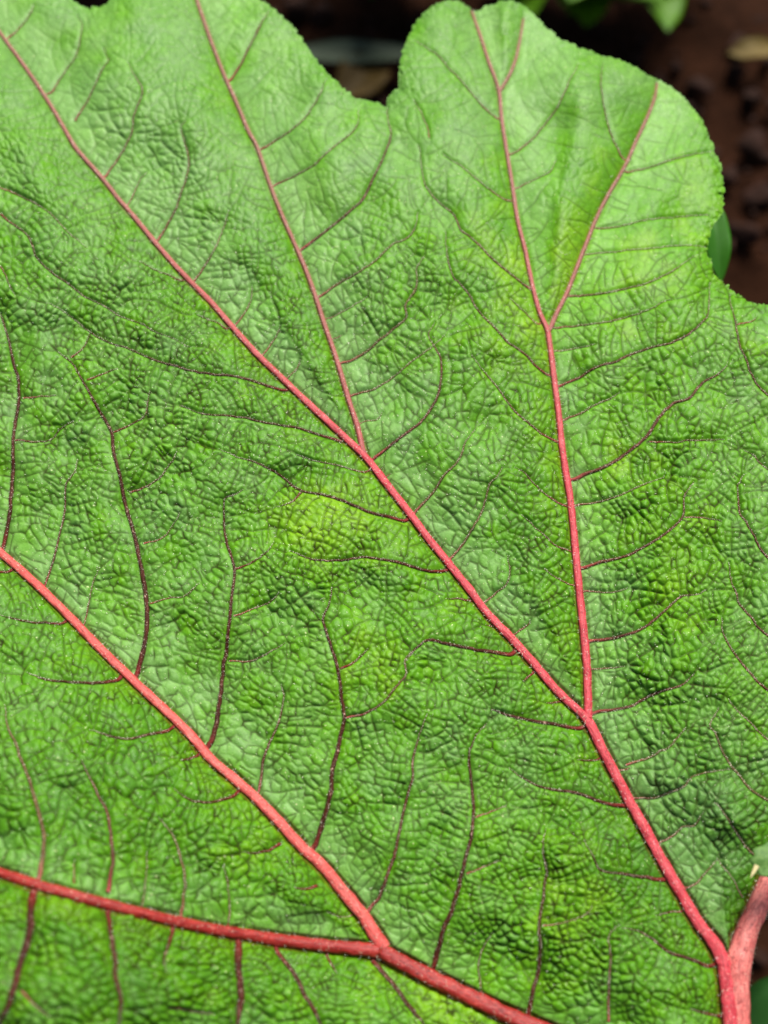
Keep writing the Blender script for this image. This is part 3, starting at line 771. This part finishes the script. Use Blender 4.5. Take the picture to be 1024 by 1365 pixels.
# ------------------------------------------------------------------ soil and things under the leaf
ZS = -.58
def at(u, v, z):
    q_ = rays(np.array(float(u)), np.array(float(v))); t = (z-cpos[2])/q_[2]; return cpos+q_*t
m, nt, b = material('soil_mat')
co = N(nt, 'ShaderNodeTexCoord').outputs['Object']
c = mixrgb(nt, ramp(nt, noise(nt, 14, 5, .6, co), .35, .7), (.010, .0035, .0013), (.034, .013, .006))
c = mixrgb(nt, ramp(nt, noise(nt, 45, 3, .6, co), .60, .75), c, (.042, .017, .010))
nt.links.new(c, b.inputs['Base Color']); b.inputs['Roughness'].default_value = .95; b.inputs['Specular IOR Level'].default_value = .05
bp = N(nt, 'ShaderNodeBump'); bp.inputs['Strength'].default_value = .8; bp.inputs['Distance'].default_value = .006
nt.links.new(noise(nt, 90, 4, .6, co), bp.inputs['Height']); nt.links.new(bp.outputs[0], b.inputs['Normal'])
M_soil = m
n = 260
g = np.sinh(np.linspace(-1, 1, n)*5.2)/math.sinh(5.2)
X, Y = np.meshgrid(g*60, g*60+.6)
def wav(X, Y, s, k):
    rr = np.random.default_rng(k); o = 0
    for _ in range(14):
        a = rr.uniform(0, 6.28); fr = s*rr.uniform(.5, 2); o = o+np.sin((X*math.cos(a)+Y*math.sin(a))*fr+rr.uniform(0, 6.28))
    return o/4
near = np.exp(-(X**2+(Y-.5)**2)/4)
Z = ZS+(wav(X, Y, 22, 1)*.010+wav(X, Y, 70, 2)*.005)*near
i = np.arange(n*n).reshape(n, n)
F = np.stack([i[:-1, :-1], i[:-1, 1:], i[1:, 1:], i[1:, :-1]], -1).reshape(-1, 4)
link('soil', mesh_from('soil', np.stack([X, Y, Z], -1).reshape(-1, 3), F), M_soil, None, kind='structure', label='dark brown damp soil beneath the leaf')

def simple_mat(name, c0, c1, scale=30, rough=.6):
    m, nt, b = material(name); co = N(nt, 'ShaderNodeTexCoord').outputs['Object']
    nt.links.new(mixrgb(nt, ramp(nt, noise(nt, scale, 3, .6, co), .3, .7), c0, c1), b.inputs['Base Color'])
    b.inputs['Roughness'].default_value = rough; b.inputs['Specular IOR Level'].default_value = .15; return m
M_clod = simple_mat('clod_mat', (.010, .004, .002), (.034, .0135, .008), 60, .9)
M_weed = simple_mat('weed_mat', (.035, .11, .002), (.08, .19, .003), 40, .5)
M_weed2 = simple_mat('weed_dark_mat', (.014, .085, .002), (.03, .14, .004), 40, .5)
M_dim = simple_mat('dim_leaf_mat', (.006, .035, .004), (.012, .055, .006), 40, .6)
M_yel = simple_mat('yellow_leaf_mat', (.07, .048, .008), (.13, .09, .018), 40, .6)
M_olive = simple_mat('olive_leaf_mat', (.03, .018, .002), (.06, .036, .004), 40, .6)
M_pale = simple_mat('pale_blade_mat', (.03, .045, .026), (.05, .068, .042), 40, .6)
def clod(u, v, rad, seed, z=None):
    rr = np.random.default_rng(seed); c = at(u, v, ZS+.01)
    nlat, nlon = 9, 14; V = []
    ph = rr.uniform(0, 6.28, 6)
    for a in np.linspace(0, math.pi, nlat):
        for b_ in np.linspace(0, 2*math.pi, nlon, endpoint=False):
            d = np.array([math.sin(a)*math.cos(b_), math.sin(a)*math.sin(b_), math.cos(a)])
            k = 1+.22*math.sin(3*d[0]+ph[0])+.18*math.sin(4*d[1]+ph[1])+.12*math.sin(6*d[2]+ph[2]+3*d[0])+.07*math.sin(11*d[0]+9*d[1]+ph[3])
            V.append(d*k*rad*np.array([1.3, 1, .7]))
    F = []
    for a in range(nlat-1):
        for b_ in range(nlon):
            F.append((a*nlon+b_, a*nlon+(b_+1) % nlon, (a+1)*nlon+(b_+1) % nlon, (a+1)*nlon+b_))
    me = mesh_from('clod', V, F)
    o = link('soil_clod', me, M_clod); o.location = c; o.rotation_euler = (0, 0, rr.uniform(0, 6))
    return o
clods = [(905, 145, .016, 'brown clod lying on the soil nearest the top of the large lobe'), (880, 172, .030, None), (985, 60, .018, None), (850, 130, .012, None), (1005, 190, .022, None), (935, 115, .016, None),
         (990, 310, .022, 'pinkish clod on the dark soil by the lower notch'), (1010, 262, .02, None), (760, 48, .016, None), (430, 20, .022, 'reddish clod beneath the wide notch near the picture top'), (395, 8, .02, None), (970, 235, .016, None)]
lab = ['small round brown clod close above the rounded lobe edge', 'large pinkish brown clod beside the right edge of the lobe', 'dull clod above the yellow fallen leaf on the soil',
       'tiny clod just off the top right of the lobe', 'brown clod at the frame edge below the yellow fallen leaf', 'brown clod left of the yellow fallen leaf', 'pinkish clod on dark soil right of the tucked green leaf',
       'brown clod near the frame edge above the tucked leaf', 'brown clod at the foot of the bright green weed', 'reddish clod seen through the notch above the pale blade', 'reddish clod farthest left in the notch between lobes', 'brown clod just right of the lobe at its widest']
for k, (u, v, rad, _) in enumerate(clods):
    o = clod(u, v, rad*.55, 300+k); o['label'] = lab[k]; o['category'] = 'clod'; o['group'] = 'clods of soil under the leaf'
# loose crumbs everywhere
rr = np.random.default_rng(5); V = []; F = []
cub = np.array([(-1,-1,-1),(1,-1,-1),(1,1,-1),(-1,1,-1),(-1,-1,1),(1,-1,1),(1,1,1),(-1,1,1)], float)
cf = np.array([(0,3,2,1),(4,5,6,7),(0,1,5,4),(1,2,6,5),(2,3,7,6),(3,0,4,7)])
for k in range(2600):
    c = np.array([rr.uniform(-.6, 1.0), rr.uniform(-.3, 1.6), ZS+.006]); s = rr.uniform(.002, .008)
    q_ = cub*rr.uniform(.5, 1.1, (8, 3)); a = rr.uniform(0, 6.28)
    Rm = np.array([[math.cos(a), -math.sin(a), 0], [math.sin(a), math.cos(a), 0], [0, 0, 1]])
    V.append(c+(q_@Rm.T)*s); F.append(cf+k*8)
link('soil_crumbs', mesh_from('soil_crumbs', np.vstack(V), np.vstack(F), False), M_clod, None, kind='stuff', label='loose crumbs scattered over the dark soil', category='soil')

def blade_leaf(L, W, curl, seed, nn=14, mm=8, wav_=.05):
    """a small leaf: pointed oval with a folded midrib, real thickness"""
    rr = np.random.default_rng(seed); top = []
    ph = rr.uniform(0, 6.28)
    for a in range(nn):
        t = a/(nn-1); wd = W*.5*(math.sin(math.pi*min(1, t*.98+.01))**.75)
        for b_ in range(mm+1):
            s = b_/mm*2-1
            top.append((t*L, s*wd, curl*L*math.sin(t*2.2)+abs(s)*wd*.28+wav_*W*math.sin(t*13+s*2+ph)*abs(s)))
    top = np.array(top); bot = top-[0, 0, .0006]; V = np.vstack([top, bot]); F = []
    K = nn*(mm+1)
    for a in range(nn-1):
        for b_ in range(mm):
            i0 = a*(mm+1)+b_; F.append((i0, i0+mm+1, i0+mm+2, i0+1)); F.append((K+i0, K+i0+1, K+i0+mm+2, K+i0+mm+1))
    for a in range(nn-1):
        for b_ in (0, mm):
            i0 = a*(mm+1)+b_; i1_ = i0+mm+1; F.append((i0, K+i0, K+i1_, i1_))
    return mesh_from('leaflet', V, F)
def place(o, loc, rot): o.location = loc; o.rotation_euler = rot
def single(name, u, v, z, L, W, rot, mat, seed, label, cat, curl=.15):
    o = link(name, blade_leaf(L, W, curl, seed), mat, None, label=label, category=cat)
    m_ = Vector((L/2, 0, 0)); from_ = __import__('mathutils').Euler(rot).to_matrix()
    c = Vector(at(u, v, z))-from_@m_
    place(o, c, rot); return o
single('fallen_leaf', 1002, 72, ZS+.02, .05, .028, (.1, .1, .1), M_yel, 1, 'yellow fallen leaf lying on the soil near the top right corner', 'fallen leaf')
single('fallen_leaf', 482, 112, ZS+.02, .07, .05, (.1, .1, .9), M_olive, 2, 'olive brown fallen leaf deep in the wide notch', 'fallen leaf')
single('grass_blade', 470, 77, ZS+.03, .17, .028, (.1, .05, .02), M_pale, 3, 'pale grey green blade crossing the notch between lobes', 'grass blade', .04)
single('tucked_leaf', 950, 322, -.045, .034, .010, (0, -.1, R(95)), M_weed2, 4, 'dark green leaf tucked under the edge at the lower right notch', 'leaf')
single('tucked_leaf', 1030, 1412, -.20, .07, .05, (0, .2, R(60)), M_dim, 6, 'dim green leaf below the pink stalk in the corner', 'leaf')
def weed(u, v, n_, L, W, mat, seed, label):
    rr = np.random.default_rng(seed); c = at(u, v, ZS+.02)
    e = bpy.data.objects.new('weed', None); sc.collection.objects.link(e); e.location = c
    e['label'] = label; e['category'] = 'weed'
    stem = []
    P = np.array([(0, 0, -.02), (0, 0, .02), (.003, 0, .05)]); ring = 8; V = []
    for q_ in P:
        for k in range(ring): V.append(q_+np.array([math.cos(k*.785), math.sin(k*.785), 0])*.003)
    F = [(a*ring+k, a*ring+(k+1) % ring, (a+1)*ring+(k+1) % ring, (a+1)*ring+k) for a in range(2) for k in range(ring)]
    link('stem', mesh_from('stem', V, F), mat, e)
    for k in range(n_):
        o = link('leaflet', blade_leaf(L*rr.uniform(.7, 1.15), W, .12, seed+k), mat, e)
        place(o, (0, 0, rr.uniform(.01, .05)), (rr.uniform(-.3, .3), rr.uniform(-.7, -.1), k*6.28/n_+rr.uniform(-.3, .3)))
weed(762, 6, 12, .12, .06, M_weed, 50, 'bright green weed behind the top of the large rounded lobe')
weed(705, -20, 11, .14, .07, M_weed, 80, 'bright green weed at the top, left of the other bright weed')
weed(835, -25, 9, .12, .06, M_weed, 70, 'small green weed at the frame top, right of the bright weeds')
weed(495, -22, 9, .14, .07, M_weed2, 60, 'dark green weed above the notch at the picture top')
weed(150, -70, 8, .09, .05, M_weed2, 90, 'dark green weed behind the small nick in the leaf top')

# small toothed leaf lobe that overlaps the stalk
def stub():
    nn, mm = 26, 12; V = []
    rr = np.random.default_rng(12)
    c0 = at(1046, 1146, .016); pxm = .00017
    for a in range(nn):
        th = 2*math.pi*a/nn
        tooth = 1+.13*((a % 3) == 0)+.05*rr.normal()
        if a in (12, 13): tooth *= .95
        for b_ in range(mm):
            s = (b_+.001)/(mm-1)
            x = -math.cos(th)*44*tooth*s; y = -math.sin(th)*24*tooth*s*(1+.2*math.cos(th))
            z = 5*(1-s*s)+1.5*math.sin(5*th+3*s)*s+1.2*math.sin(x*.5)*math.sin(y*.6)
            V.append(c0+np.array([x, y, z])*pxm)
    V = np.array(V); K = len(V); V = np.vstack([V, V-[0, 0, .0005]])
    F = []
    for a in range(nn):
        a2 = (a+1) % nn
        for b_ in range(mm-1):
            F.append((a*mm+b_, a*mm+b_+1, a2*mm+b_+1, a2*mm+b_)); F.append((K+a*mm+b_, K+a2*mm+b_, K+a2*mm+b_+1, K+a*mm+b_+1))
        F.append((a*mm+mm-1, K+a*mm+mm-1, K+a2*mm+mm-1, a2*mm+mm-1))
    o = link('leaf_tip', mesh_from('leaf_tip', V, F), simple_mat('tip_mat', (.035, .11, .015), (.13, .24, .06), 900, .5), None,
             label='small pale green toothed leaf tip overlapping the pink stalk', category='leaf tip')
    c = at(1003, 1166, .016); d = at(999, 1173, .016)-at(1010, 1152, .016); d = d/np.linalg.norm(d)
    s_ = np.cross(d, [0, 0, 1]); Vt = []
    for (t, w_) in ((-.0025, .0007), (-.0008, .0005), (.0010, .00005)):
        for k in range(6): Vt.append(c+d*t+(s_*math.cos(k*1.047)+np.array([0, 0, 1])*math.sin(k*1.047)*.5)*w_)
    Ft = [(a*6+k, a*6+(k+1) % 6, (a+1)*6+(k+1) % 6, (a+1)*6+k) for a in range(2) for k in range(6)]
    link('tooth', mesh_from('tooth', Vt, Ft), simple_mat('tooth_mat', (.50, .42, .20), (.62, .58, .30), 500, .5), o)
stub()
